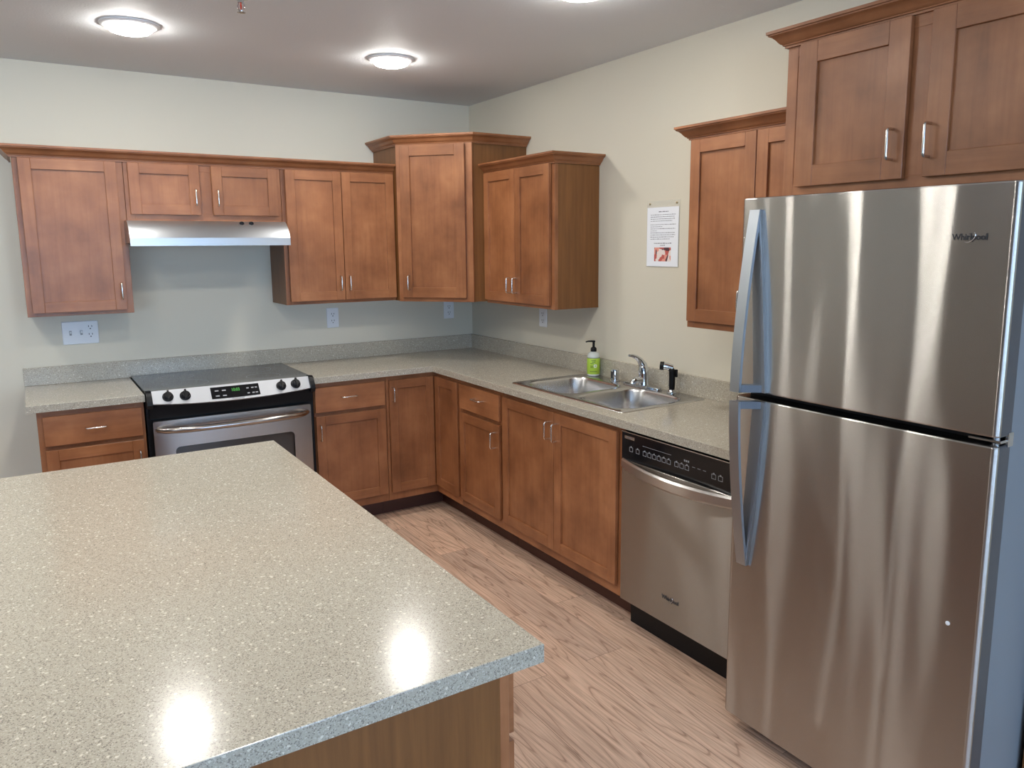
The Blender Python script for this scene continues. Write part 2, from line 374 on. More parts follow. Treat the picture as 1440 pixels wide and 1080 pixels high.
def carcass(F, a0, a1, o1, z0, z1, parent, kick=None, open_top=None):
    bm = bmesh.new(); box(bm, F, a0+0.02, a1-0.02, 0.05, o1-0.8, z0, open_top or z1)
    if open_top: box(bm, F, a0+0.02, a0+0.8, 0.05, o1-0.8, open_top, z1); box(bm, F, a1-0.8, a1-0.02, 0.05, o1-0.8, open_top, z1)
    obj('case', bm, WS, parent, smooth=0)
    bm = bmesh.new(); s = 1.6                      # face frame: stiles, rails and the closed space behind the doors
    box(bm, F, a0+0.02, a0+s, o1-0.8, o1, z0-0.02, z1, 0.03, 0); box(bm, F, a1-s, a1-0.02, o1-0.8, o1, z0-0.02, z1, 0.03, 0)
    box(bm, F, a0+s, a1-s, o1-0.8, o1, z0-0.02, z0+s, 0.03, 1); box(bm, F, a0+s, a1-s, o1-0.8, o1, z1-s, z1, 0.03, 1)
    box(bm, F, a0+s, a1-s, o1-0.8, o1-0.06, z0+s, z1-s, 0, 0)
    obj('face_frame', bm, [WV, WH], parent, smooth=0)
    if kick is not None:
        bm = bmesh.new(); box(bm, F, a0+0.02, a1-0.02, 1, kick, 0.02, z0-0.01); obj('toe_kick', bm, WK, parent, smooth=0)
CROWN = [(0,0),(0.32,0),(0.32,0.26),(0.52,0.30),(0.56,0.46),(0.76,0.56),(0.98,0.80),(1.22,1.14),(1.54,1.46),(1.90,1.62),(1.94,1.80),(2.12,1.84),(2.12,2.22),(0,2.22)]
def crown(name, path, z, parent=None, k=1.0):
    bm = bmesh.new(); sweep(bm, path, [(o*k, z+h*k) for o,h in CROWN])
    return obj(name, bm, WH, parent, smooth=30, org=None if parent else (path[0][0], path[0][1], z))

# wall cabinets on the back wall
FU, D0, D1 = 11.9, 11.95, 12.85
t = thing('wall_cabinet', 'single-door wood wall cabinet left of the range hood, above the switch plate', 'cabinet', (-97,-6,51.8))
carcass(FB, -106.35, -87.42, FU, 51.8, 82.7, t); shaker(FB, -105.4, -88.72, 52.55, 82.35, D0, D1, t, ((-89.55,54.8),(-89.55,58.05)))
t = thing('wall_cabinet', 'short two-door wood wall cabinet directly above the range hood', 'cabinet', (-71.5,-6,70.7))
carcass(FB, -87.38, -55.66, FU, 70.75, 82.7, t)
shaker(FB, -86.6, -72.98, 72.0, 82.35, D0, D1, t, ((-74.0,73.95),(-74.0,77.3))); shaker(FB, -70.5, -56.55, 72.0, 82.35, D0, D1, t, ((-69.5,73.95),(-69.5,77.3)))
t = thing('wall_cabinet', 'two-door wood wall cabinet between the range hood and the corner cabinet', 'cabinet', (-42,-6,51.8))
carcass(FB, -55.62, -28.3, FU, 51.8, 82.7, t)
shaker(FB, -54.75, -41.74, 52.55, 82.35, D0, D1, t, ((-42.9,54.85),(-42.9,58.17))); shaker(FB, -41.6, -28.5, 52.55, 82.35, D0, D1, t, ((-40.7,54.85),(-40.7,58.17)))
c = crown('crown_molding', [(-106.45,-0.05),(-106.45,-11.95),(-28.3,-11.95)], 82.45)
tag(c, 'long brown crown molding running along the top of the back wall cabinets', 'molding')
# corner cabinet
t = thing('corner_cabinet', 'tall diagonal wood corner wall cabinet with one door and its own crown', 'cabinet', (-10,-10,51.7))
bm = bmesh.new(); prism(bm, FW, [(-0.05,-0.05),(-28.18,-0.05),(-28.18,-14.5),(-15.05,-28.55),(-0.05,-28.55)], 51.7, 89.0); obj('case', bm, WS, t, smooth=0)
bm = bmesh.new(); box(bm, FD, 0, 1.6, 0, 0.7, 51.68, 89, 0.03, 0); box(bm, FD, _L-1.9, _L, 0, 0.7, 51.68, 89, 0.03, 0); box(bm, FD, 1.6, _L-1.9, 0, 0.7, 51.68, 53.3, 0.03, 1); box(bm, FD, 1.6, _L-1.9, 0, 0.7, 87.4, 89, 0.03, 1); box(bm, FD, 1.6, _L-1.9, 0, 0.6, 53.3, 87.4, 0, 0)
obj('face_frame', bm, [WV, WH], t, smooth=0)
shaker(FD, 1.3, 17.5, 52.68, 88.75, 0.72, 1.55, t, ((3.1,54.64),(3.1,58.0)), w=2.5)
crown('crown', [(-28.2,-0.05),(-28.2,-14.75),(-15.25,-28.6),(-0.05,-28.6)], 88.85, t)
# wall cabinet right of the corner
t = thing('wall_cabinet', 'two-door wood wall cabinet on the right wall beside the corner cabinet', 'cabinet', (-6,-43,51.4))
carcass(FR, 28.68, 57.26, 11.75, 51.45, 82.2, t)
shaker(FR, 28.85, 42.4, 52.2, 82.0, 11.8, 12.5, t, ((40.7,54.4),(40.7,57.75))); shaker(FR, 42.55, 55.98, 52.2, 82.0, 11.8, 12.5, t, ((43.2,54.4),(43.2,57.75)))
crown('crown', [(-11.8,-28.75),(-11.8,-57.3),(-0.05,-57.3)], 81.95, t, 0.97)
# wall cabinet behind the refrigerator
t = thing('wall_cabinet', 'wood wall cabinet right of the posted notice, partly hidden by the refrigerator', 'cabinet', (-6,-108,51.2))
carcass(FR, 96.25, 120.8, 11.75, 51.2, 82.1, t)
shaker(FR, 96.7, 110.25, 52.3, 81.9, 11.8, 12.46, t, ((108.75,54.6),(108.75,57.9))); shaker(FR, 110.4, 120.6, 52.3, 81.9, 11.8, 12.46, t)
crown('crown', [(-0.05,-96.2),(-11.8,-96.2),(-11.8,-120.8)][0:3], 82.0, t, 0.97)
# cabinet over the refrigerator
t = thing('wall_cabinet', 'deep two-door wood cabinet mounted above the stainless refrigerator', 'cabinet', (-10,-139,71.2))
carcass(FR, 121.0, 156.5, 19.4, 71.2, 90.6, t)
shaker(FR, 123.42, 138.2, 72.45, 90.3, 19.45, 20.15, t, ((136.9,74.7),(136.9,78.1)), w=2.6); shaker(FR, 140.65, 155.4, 72.45, 90.3, 19.45, 20.15, t, ((141.3,74.6),(141.3,78.2)), w=2.6)
crown('crown', [(-0.05,-120.95),(-19.42,-120.95),(-19.42,-158.0),(-0.05,-158.0)], 90.35, t, 0.97)
bm = bmesh.new(); box(bm, FR, 156.75, 157.6, 0.05, 20.3, 0.02, 90.3)
tag(obj('end_panel', bm, WS, org=(-10,-157.2,0), smooth=0), 'tall brown wood end panel standing against the near side of the refrigerator', 'panel')

# base cabinets
BF, E0, E1 = 23.65, 23.7, 24.45
RF, G0, G1 = 23.85, 23.9, 24.62
ZD = (6.5, 27.38); ZR = (28.22, 33.9); ZF = (6.5, 33.9)
t = thing('base_cabinet', 'wood base cabinet with drawer and door left of the range', 'cabinet', (-97.5,-12,0))
carcass(FB, -106.7, -88.45, BF, 4.5, 34.95, t, 19.4)
drawer(FB, -105.8, -89.0, *ZR, E0, E1, t, ((-98.9,31.1),(-95.4,31.1))); shaker(FB, -105.8, -89.0, *ZD, E0, E1, t, ((-89.9,21.9),(-89.9,25.3)))
t = thing('base_cabinet', 'wood base cabinet with drawer and door right of the range', 'cabinet', (-45,-12,0))
carcass(FB, -54.2, -36.85, BF, 4.5, 34.95, t, 19.4)
drawer(FB, -54.05, -37.4, *ZR, E0, E1, t, ((-48.1,31.4),(-44.5,31.4))); shaker(FB, -54.05, -37.4, *ZD, E0, E1, t, ((-53.25,21.9),(-53.25,25.4)))
t = thing('corner_base_cabinet', 'corner base cabinet with two full-height doors meeting at the inside corner', 'cabinet', (-18,-18,0))
bm = bmesh.new(); prism(bm, FW, [(-0.05,-0.05),(-36.8,-0.05),(-36.8,-22.8),(-23.0,-22.8),(-23.0,-36.6),(-0.05,-36.6)], 4.5, 34.95); obj('case', bm, WS, t, smooth=0)
bm = bmesh.new(); box(bm, FB, -36.8, -23.86, 22.85, BF, 4.48, 34.95, 0.03); box(bm, FR, 23.66, 36.6, 23.05, RF, 4.48, 34.95, 0.03); obj('face_frame', bm, WV, t, smooth=0)
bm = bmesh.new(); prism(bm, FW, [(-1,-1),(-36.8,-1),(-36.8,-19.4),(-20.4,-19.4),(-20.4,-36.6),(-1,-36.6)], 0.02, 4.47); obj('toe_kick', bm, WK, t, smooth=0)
shaker(FB, -36.25, -24.75, *ZF, E0, E1, t, ((-35.5,28.8),(-35.5,32.2))); shaker(FR, 24.55, 36.05, *ZF, G0, G1, t)
t = thing('base_cabinet', 'narrow wood base cabinet with drawer and door between corner and sink cabinets', 'cabinet', (-12,-46,0))
carcass(FR, 36.65, 55.45, RF, 4.5, 34.95, t, 20.4)
drawer(FR, 37.2, 54.8, *ZR, G0, G1, t, ((44.6,31.55),(48.2,31.55))); shaker(FR, 37.2, 54.8, *ZD, G0, G1, t, ((53.2,22.2),(53.2,25.6)))
t = thing('sink_cabinet', 'wide two-door wood base cabinet under the sink', 'cabinet', (-12,-75,0))
carcass(FR, 55.5, 94.95, RF, 4.5, 34.95, t, 20.4, 28.6)
shaker(FR, 56.2, 74.9, *ZF, G0, G1, t, ((73.55,28.6),(73.55,31.9))); shaker(FR, 75.02, 93.3, *ZF, G0, G1, t, ((75.9,28.5),(75.9,31.9)))
bm = bmesh.new(); box(bm, FR, 121.75, 122.5, 0.05, 24.2, 0.02, 35.0)
tag(obj('end_panel', bm, WS, org=(-12,-122,0), smooth=0), 'wood end panel between the dishwasher and the refrigerator', 'panel')

# ------------------------------------------------------------------ counters
Z0, Z1 = 35.05, 36.48
def plate(F, outer, hole, z0, z1, bev):
    bm = bmesh.new(); es = []
    for loop in [outer]+([hole] if hole else []):
        vv = [bm.verts.new((a,o,z1)) for a,o in loop]
        es += [bm.edges.new((vv[i], vv[(i+1)%len(vv)])) for i in range(len(vv))]
    bmesh.ops.triangle_fill(bm, edges=es, use_beauty=True, use_dissolve=False)
    r = bmesh.ops.extrude_face_region(bm, geom=list(bm.faces))
    for v in r['geom']:
        if isinstance(v, bmesh.types.BMVert): v.co.z = z0
    bmesh.ops.recalc_face_normals(bm, faces=list(bm.faces))
    ed = [e for e in bm.edges if len(e.link_faces) == 2 and all(abs(v.co.z-z1) < 1e-5 for v in e.verts) and abs(e.link_faces[0].normal.z-e.link_faces[1].normal.z) > 0.5]
    if bev: bmesh.ops.bevel(bm, geom=ed, offset=bev, segments=2, profile=0.5, affect='EDGES')
    for v in bm.verts: v.co = F.P(*v.co)
    return bm
t = thing('countertop', 'speckled beige laminate countertop wrapping the corner, with the sink set into it', 'countertop', (-12,-12,Z0))
hole = [(-21.0,-57.2),(-4.2,-57.2),(-4.2,-90.4),(-21.0,-90.4)]
obj('slab', plate(FW, [(-54.4,-0.02),(-0.02,-0.02),(-0.02,-122.55),(-25.25,-122.55),(-25.25,-25.2),(-54.4,-25.2)], hole, Z0, Z1, 0.10), LAM, t, smooth=0)
bm = bmesh.new(); prism(bm, FW, [(-108.2,-0.02),(-0.02,-0.02),(-0.02,-122.55),(-0.8,-122.55),(-0.8,-0.8),(-108.2,-0.8)], Z1+0.01, 40.3, bev=0.06); obj('backsplash', bm, LAM, t, smooth=0)
t = thing('countertop', 'short speckled beige laminate countertop left of the range', 'countertop', (-98,-12,Z0))
obj('slab', plate(FW, [(-108.2,-0.02),(-88.32,-0.02),(-88.32,-25.2),(-108.2,-25.2)], None, Z0, Z1, 0.10), LAM, t, smooth=0)

# ------------------------------------------------------------------ island
t = thing('island_countertop', 'large speckled beige laminate island countertop in the foreground', 'countertop', (-101,-112,Z0))
obj('slab', plate(FW, [(-126,-76.3),(-77.0,-76.3),(-77.0,-148.0),(-126,-148.0)], None, Z0, Z1, 0.07), LAM, t, smooth=0)
FI = Fr((0,0), (0,1), (1,0))                     # island cabinet fronts face +x
for k, (y0, y1, lab) in enumerate([(-146.0,-123.2,'wood island cabinet at the near end, under the foreground countertop corner'), (-123.15,-100.4,'middle wood island cabinet facing the dishwasher'), (-100.35,-77.6,'far wood island cabinet at the end nearest the range')]):
    t = thing('island_cabinet', lab, 'cabinet', (-95,(y0+y1)/2,0))
    bm = bmesh.new(); box(bm, FI, y0+0.02, y1-0.02, -112, -79.6, 4.5, 34.98); obj('case', bm, WS, t, smooth=0)
    bm = bmesh.new(); box(bm, FI, y0+0.02, y1-0.02, -79.6, -78.8, 4.48, 34.98, 0.03); obj('face_frame', bm, WV, t, smooth=0)
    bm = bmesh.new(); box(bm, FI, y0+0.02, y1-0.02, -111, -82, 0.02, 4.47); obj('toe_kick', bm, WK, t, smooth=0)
    yc = (y0+y1)/2
    drawer(FI, y0+0.5, y1-0.5, 28.4, 33.9, -78.75, -78.05, t, ((yc-1.75,31.2),(yc+1.75,31.2)))
    shaker(FI, y0+0.5, y1-0.5, 6.5, 27.75, -78.75, -78.05, t, ((y1-2.0,22),(y1-2.0,25.4)))

# ------------------------------------------------------------------ range hood
t = thing('range_hood', 'stainless under-cabinet range hood above the range', 'range hood', (-72,-10,65.5))
prof = [(16.6*(1-q)**2+2*19.0*q*(1-q)+20.0*q*q, 70.62*(1-q)**2+2*69.5*q*(1-q)+67.1*q*q) for q in [k/12 for k in range(13)]]
bm = bmesh.new(); extr(bm, FB, [(0.1,70.62)]+prof+[(20.05,65.5),(19.4,65.5),(19.4,66.1),(0.1,66.1)], -87.98, -56.35); obj('shell', bm, HOODST, t, smooth=8)
bm = bmesh.new(); box(bm, FB, -86.5, -58, 2, 18.5, 65.85, 66.05); obj('filter', bm, HOODF, t, smooth=0)
for a in (-65.9, -63.9):
    bm = bmesh.new(); lathe(bm, [(0.48,-0.3),(0.48,0.12),(0.36,0.22)], (a, 17.55, 70.1), 16, FB, 'o'); box(bm, FB, a-0.09, a+0.09, 17.6, 18.0, 69.8, 70.4, 0.03); obj('knob', bm, BLACK, t)

# ------------------------------------------------------------------ range
t = thing('range', 'slide-in stainless electric range with black glass cooktop', 'range', (-71.3,-13,0))
bm = bmesh.new(); box(bm, FB, -88.2, -54.52, 0.9, 24.3, 0.6, 36.3); obj('body', bm, BLACK, t, smooth=0)
bm = bmesh.new(); box(bm, FB, -88.1, -54.6, 0.95, 24.7, 36.32, 36.85, 0.08); ck = obj('cooktop', bm, COOK, t, smooth=0)
for a, o, r in ((-79.6,8.0,3.4),(-63.4,8.0,4.2),(-79.6,18.0,4.6),(-63.4,18.0,3.6)):
    bm = bmesh.new(); N = 40; r1 = [bm.verts.new(FB.P(a+r*math.cos(2*math.pi*j/N), o+r*math.sin(2*math.pi*j/N), 36.855)) for j in range(N)]; r2 = [bm.verts.new(FB.P(a+(r-.07)*math.cos(2*math.pi*j/N), o+(r-.07)*math.sin(2*math.pi*j/N), 36.855)) for j in range(N)]
    for j in range(N): bm.faces.new((r1[j], r1[(j+1)%N], r2[(j+1)%N], r2[j]))
    obj('burner_ring', bm, GREY, ck, smooth=0)
AL, AR = -87.1, -55.5
def bow(a): u = (a-(AL+AR)/2)/((AR-AL)/2); return 1.0*(1-u*u)
def pan(a, v, off=0.0):                           # point on the sloped control panel, v 0 top .. 1 bottom
    o = 24.75+v*(1.55+bow(a))+off*0.78; z = 36.92-v*(2.35+0.6*bow(a))+off*0.62
    return FB.P(a, o, z)
def panel_patch(bm, a0, a1, v0, v1, h, n=18):
    rows = [[[bm.verts.new(pan(a0+(a1-a0)*i/n, v, off)) for v in (v0, v1)] for i in range(n+1)] for off in (-0.35, h)]
    for i in range(n):
        bm.faces.new((rows[1][i][0], rows[1][i+1][0], rows[1][i+1][1], rows[1][i][1])); bm.faces.new((rows[0][i][0], rows[0][i][1], rows[0][i+1][1], rows[0][i+1][0]))
        for e in (0,1): bm.faces.new((rows[0][i][e], rows[0][i+1][e], rows[1][i+1][e], rows[1][i][e]))
    for i in (0, n): bm.faces.new((rows[0][i][0], rows[0][i][1], rows[1][i][1], rows[1][i][0]))
bm = bmesh.new(); panel_patch(bm, AL, AR, 0, 1, 0.0); cp = obj('control_panel', bm, CPANEL, t)
for a0, a1 in ((-88.15,-87.12), (-55.48,-54.55)):
    bm = bmesh.new(); extr(bm, FB, [(23.5,36.95),(24.8,37.05),(25.6,36.7),(26.6,35.2),(26.75,34.4),(26.3,33.6),(23.5,33.6)], a0, a1); obj('end_cap', bm, BLACK, t)
bm = bmesh.new(); panel_patch(bm, -76.1, -66.4, 0.14, 0.86, 0.06, 8); dp = obj('display', bm, GLOSSB, t, smooth=0)
tt = text('digits', '10:03', 0.78, FW, 0, 0, 0, None, GREEN, 0.0)
for v in tt.verts:
    v.co = pan(-71.2+v.co.x, 0.40-v.co.z/2.9, 0.075)   # laid on the sloped panel
obj('digits', tt, GREEN, dp, smooth=0)
for a, w in ((-75.3,0.75),(-73.9,0.75),(-69.0,0.5),(-68.0,0.5),(-67.3,0.5)):
    for v in (0.34, 0.66):
        bm = bmesh.new(); panel_patch(bm, a, a+w, v, v+0.07, 0.075, 1); obj('key_legend', bm, GREY, dp, smooth=0)
tt = text('nameplate', 'FRIGIDAIRE', 0.42, FW, 0, 0, 0, None, INK, 0.0)
for v in tt.verts: v.co = pan(-71.0+v.co.x*1.2, 0.93-v.co.z/2.9, 0.02)
obj('nameplate', tt, INK, cp, smooth=0)
for a in (-84.2,-81.0,-61.75,-58.6):
    c0 = pan(a, 0.50); nrm = Vector((0,-0.78,0.62)); sd = Vector((1,0,0)); up = nrm.cross(sd)
    bm = bmesh.new(); rings = []
    for r_, h_ in ((1.05,-0.05),(1.05,0.12),(0.85,0.2),(0.78,0.85),(0.62,0.98)):
        rings.append([bm.verts.new(c0+nrm*h_+(sd*math.cos(2*math.pi*j/20)+up*math.sin(2*math.pi*j/20))*r_) for j in range(20)])
    for i in range(4):
        for j in range(20): bm.faces.new((rings[i][j], rings[i][(j+1)%20], rings[i+1][(j+1)%20], rings[i+1][j]))
    bm.faces.new(rings[0]); bm.faces.new(rings[-1])
    k = obj('knob', bm, BLACK, t)
    bm = bmesh.new(); tb = bmesh.new(); bmesh.ops.create_cube(tb, size=1)
    for v in tb.verts: v.co = c0+nrm*(0.75+v.co.z*0.85)+sd*(v.co.x*0.36)+up*(v.co.y*1.9)
    append(bm, tb); obj('grip', bm, BLACK, k, smooth=0)
bm = bmesh.new(); n = 16                          # dark band under the panel
for (zt, zb_, oo) in ((33.95, 31.35, 25.3),):
    top = [bm.verts.new(FB.P(AL-0.6+(AR-AL+1.2)*i/n, oo+0.7*bow(AL+(AR-AL)*i/n), zt)) for i in range(n+1)]; bot = [bm.verts.new(FB.P(AL-0.6+(AR-AL+1.2)*i/n, oo-0.3+0.35*bow(AL+(AR-AL)*i/n), zb_)) for i in range(n+1)]
    tb2 = [bm.verts.new(FB.P(AL-0.6+(AR-AL+1.2)*i/n, 24.0, zt)) for i in range(n+1)]; bb2 = [bm.verts.new(FB.P(AL-0.6+(AR-AL+1.2)*i/n, 24.0, zb_)) for i in range(n+1)]
    for i in range(n):
        bm.faces.new((top[i],top[i+1],bot[i+1],bot[i])); bm.faces.new((top[i],tb2[i],tb2[i+1],top[i+1])); bm.faces.new((bot[i],bot[i+1],bb2[i+1],bb2[i])); bm.faces.new((tb2[i],bb2[i],bb2[i+1],tb2[i+1]))
    for i in (0,n): bm.faces.new((top[i],bot[i],bb2[i],tb2[i]))
obj('vent_band', bm, BLACK, t)
# oven door with a window opening
def rrect(a0, a1, z0, z1, r, n=5):
    pts = []
    for (ca, cz, s) in ((a1-r,z1-r,0),(a0+r,z1-r,1),(a0+r,z0+r,2),(a1-r,z0+r,3)):
        for k in range(n+1):
            th = (s+k/n)*math.pi/2; pts.append((ca+r*math.cos(th), cz+r*math.sin(th)))
    return pts
FV = Fr()
bmv = bmesh.new(); es = []
for loop in (rrect(-87.4,-55.75,8.2,31.0,0.35), rrect(-83.6,-59.6,12.5,25.4,0.9)):
    vv = [bmv.verts.new((a,z,0)) for a,z in loop]; es += [bmv.edges.new((vv[i], vv[(i+1)%len(vv)])) for i in range(len(vv))]
bmesh.ops.triangle_fill(bmv, edges=es, use_beauty=True)
rg = bmesh.ops.extrude_face_region(bmv, geom=list(bmv.faces)); ex = set(v for v in rg['geom'] if isinstance(v, bmesh.types.BMVert))
for v in bmv.verts: v.co = FB.P(v.co.x, 26.5 if v not in ex else 24.8, v.co.y)
od = obj('oven_door', bmv, OVST, t, smooth=0)
bm = bmesh.new(); box(bm, FB, -84, -59.2, 25.2, 25.9, 12, 25.9); obj('window', bm, OVENWIN, od, smooth=0)
bm = bmesh.new(); pts = []; rad = []
for i in range(25):
    u = -1+2*i/24; a = -71.6+u*14.9; o = 26.4+2.9*(1-abs(u)**5)**0.6+0.35*(1-u*u); pts.append(FB.P(a, o, 29.35-0.0*u)); rad.append(0.62)
tube(bm, pts, rad, 14); obj('handle', bm, OVST, od, smooth=60)
bm = bmesh.new(); box(bm, FB, -87.4, -55.75, 24.6, 26.3, 2.2, 7.6, 0.15); obj('storage_drawer', bm, OVST, t, smooth=0)

# ------------------------------------------------------------------ dishwasher
t = thing('dishwasher', 'stainless dishwasher with black control strip beside the refrigerator', 'dishwasher', (-12,-108,0))
bm = bmesh.new(); box(bm, FR, 95.3, 121.5, 1, 22.5, 0.1, 34.6); obj('body', bm, BLACK, t, smooth=0)
bm = bmesh.new(); box(bm, FR, 95.15, 121.6, 22.6, 24.95, 29.85, 34.6, 0.06); cs = obj('control_strip', bm, GLOSSB, t, smooth=0)
bm = bmesh.new(); box(bm, FR, 95.12, 121.62, 24.7, 25.0, 34.5, 34.62); obj('edge_trim', bm, STEEL, cs, smooth=0)
bm = bmesh.new(); box(bm, FR, 95.15, 121.6, 22.6, 24.95, 5.0, 29.8, 0.12); dd = obj('door_panel', bm, DWST, t, smooth=0)
bm = bmesh.new(); n = 24; P0 = [];
def sec(u):
    a = 108.4+u*13.0; o = 24.9+2.0*(1-u*u); return [FR.P(a,o,30.0-0.25*(1-u*u)), FR.P(a,o+0.32,29.7-0.25*(1-u*u)), FR.P(a,o+0.36,28.6-0.4*(1-u*u)), FR.P(a,o+0.05,28.25-0.4*(1-u*u)), FR.P(a,max(24.6,o-0.45),28.3-0.4*(1-u*u)), FR.P(a,max(24.6,o-0.4),29.9-0.25*(1-u*u))]
rings = [[bm.verts.new(p) for p in sec(-1+2*i/n)] for i in range(n+1)]
for i in range(n):
    for j in range(6): bm.faces.new((rings[i][j], rings[i][(j+1)%6], rings[i+1][(j+1)%6], rings[i+1][j]))
bm.faces.new(rings[0]); bm.faces.new(rings[-1]); obj('handle', bm, STEEL, dd, smooth=40)
def mark_part(name, parts, M, parent):
    bm = bmesh.new()
    for q in parts: box(bm, *q)
    return obj(name, bm, M, parent, smooth=0)
def icon(a, z, w=0.85):
    qs = ((a,a+w,z,z+0.07),(a,a+w,z+w*.8,z+w*.8+.07),(a,a+.07,z+.06,z+w*.8+.01),(a+w-.07,a+w,z+.06,z+w*.8+.01),(a+w*.35,a+w*.65,z+w*.8+.05,z+w*.95+.12))
    mark_part('key_legend', [(FR, q[0], q[1], 24.94, 24.965, q[2], q[3]) for q in qs], GREY, cs)
for a in (97.1, 98.7, 100.4, 101.5, 102.6, 103.7, 104.8, 105.9, 107.6, 108.7, 109.8, 115.2, 116.5): icon(a, 31.45)
mark_part('legend_line', [(FR, 100.3, 106.8, 24.94, 24.965, 33.0, 33.05)], GREY, cs)
for a in (111.3, 112.4, 113.5): mark_part('indicator', [(FR, a, a+0.6, 24.94, 24.965, 32.2, 32.27)], GREY, cs)
for a in (109.6, 110.0, 110.4): mark_part('indicator', [(FR, a, a+0.25, 24.94, 24.965, 32.7, 33.0)], GREY, cs)
bm = bmesh.new(); box(bm, FR, 95.9, 98.3, 24.94, 24.97, 33.45, 33.95); obj('badge', bm, NICKEL, cs, smooth=0)
text('badge_lettering', 'whirlpool', 0.42, FR, 97.1, 24.98, 33.72, cs, INK, 0.004)
def logo(F, a, o, z, size, parent, M, M2):
    text('logo_lettering', 'Whirlpool', size, F, a, o, z, parent, M, 0.03, 0.012, 0.94)
    bm = bmesh.new(); w = size*0.78
    pts = [F.P(a+w*(0.08+0.75*math.cos(th)), o+0.02, z-size*0.05+w*(0.62*math.sin(th)+0.38*math.cos(th))) for th in [math.radians(200+(d)*13.5) for d in range(21)]]
    tube(bm, pts, [0.012+0.022*math.sin(math.pi*i/20) for i in range(21)], 6); obj('logo_swoosh', bm, M2, parent)
logo(FR, 107.35, 24.98, 9.5, 0.95, dd, LOGO, CHROME)
bm = bmesh.new(); box(bm, FR, 95.3, 121.5, 20.5, 20.9, 0.1, 4.9); kp = obj('kick_plate', bm, BLACK, t, smooth=0)
bm = bmesh.new(); lathe(bm, [(0.2,0),(0.2,0.12),(0.1,0.16)], (96.8, 20.9, 2.5), 12, FR, 'o'); obj('screw', bm, CHROME, kp)

# ------------------------------------------------------------------ sink and what stands on it
t = thing('sink', 'double-bowl stainless drop-in sink in the countertop', 'sink', (-11.8,-73.5,36.4))
def ringpts(a0, a1, o0, o1, r, z, n=8): return [FR.P(p[0], p[1], z) for p in rrect(a0, a1, o0, o1, r, n)]
bm = bmesh.new(); A0, A1, O0, O1 = 55.6, 91.6, 1.5, 22.1; am = 74.0
out = [bm.verts.new(v) for v in ringpts(A0, A1, O0, O1, 0.9, Z1+0.02)]; ou2 = [bm.verts.new(v) for v in ringpts(A0+0.12, A1-0.12, O0+0.12, O1-0.12, 0.85, Z1+0.16)]
for i in range(len(out)): bm.faces.new((out[i], out[(i+1)%len(out)], ou2[(i+1)%len(out)], ou2[i]))
bowls = [(57.4, 73.3, 5.3, 20.7), (74.8, 90.2, 4.6, 20.7)]; es = [bm.edges.get((ou2[i], ou2[(i+1)%len(ou2)])) for i in range(len(ou2))]
for b in bowls:
    levels = [(0.0, 0.13, 3.6), (0.14, 0.06, 3.6), (0.30, -0.4, 3.5), (0.75, -3.0, 3.2), (1.1, -5.6, 2.9), (1.7, -6.5, 2.4), (2.8, -6.9, 1.6), (5.5, -7.0, 0.8)]
    prev = None
    for k, (ins, dz, r) in enumerate(levels):
        rg = [bm.verts.new(v) for v in ringpts(b[0]+ins, b[1]-ins, b[2]+ins, b[3]-ins, r, Z1+0.03+dz)]
        if prev:
            for i in range(len(rg)): bm.faces.new((prev[i], prev[(i+1)%len(rg)], rg[(i+1)%len(rg)], rg[i]))
        else: es += [bm.edges.new((rg[i], rg[(i+1)%len(rg)])) for i in range(len(rg))]
        prev = rg
    bm.faces.new(prev)
bmesh.ops.triangle_fill(bm, edges=es, use_beauty=True)
obj('bowl_deck', bm, SINKST, t, smooth=50)
for b in bowls:
    bm = bmesh.new(); lathe(bm, [(1.7,0),(1.7,0.1),(1.3,0.12),(1.2,0.02),(0.3,0.0)], (-(b[2]+b[3])/2, -(b[0]+b[1])/2, Z1-6.97), 20); obj('drain', bm, CHROME, t)
ZS = Z1+0.17
t = thing('faucet', 'chrome single-lever kitchen faucet at the back of the sink', 'faucet', (-3.0,-75.6,ZS))
bm = bmesh.new(); prism(bm, FR, [(p[0],p[1]) for p in rrect(70.4, 81.0, 2.2, 4.2, 0.95)], ZS, ZS+0.55, bev=0.14); obj('base_plate', bm, CHROME, t, smooth=40)
bm = bmesh.new(); tube(bm, [(-3.0,-75.9,ZS+0.5),(-3.0,-75.9,ZS+1.4),(-3.0,-75.85,ZS+2.8),(-3.05,-75.75,ZS+3.8),(-3.2,-75.65,ZS+4.4)], [1.12,1.0,1.05,0.98,0.75], 18); obj('body', bm, CHROME, t, smooth=60)
bm = bmesh.new(); tube(bm, [(-2.9,-75.75,ZS+3.6),(-3.15,-75.6,ZS+4.6),(-3.7,-75.4,ZS+5.5),(-4.5,-75.2,ZS+6.15),(-5.5,-75.0,ZS+6.55),(-6.2,-74.9,ZS+6.6)], [0.95,0.85,0.62,0.45,0.36,0.28], 14, flat=0.75); obj('lever', bm, CHROME, t, smooth=60)
bm = bmesh.new(); tube(bm, [(-3.4,-75.8,ZS+1.5),(-4.2,-75.8,ZS+1.7),(-5.2,-75.8,ZS+1.65),(-5.8,-75.8,ZS+1.3),(-5.9,-75.8,ZS+0.95)], [0.85,0.74,0.66,0.6,0.55], 14); obj('spout', bm, CHROME, t, smooth=60)
t = thing('side_sprayer', 'black side sprayer standing in a chrome holder right of the faucet', 'sprayer', (-3.0,-83.9,ZS))
bm = bmesh.new(); lathe(bm, [(0.95,0),(0.95,0.2),(0.75,0.3),(0.65,0.7),(0.6,0.75)], (-3.0,-83.9,ZS), 18); obj('holder', bm, CHROME, t)
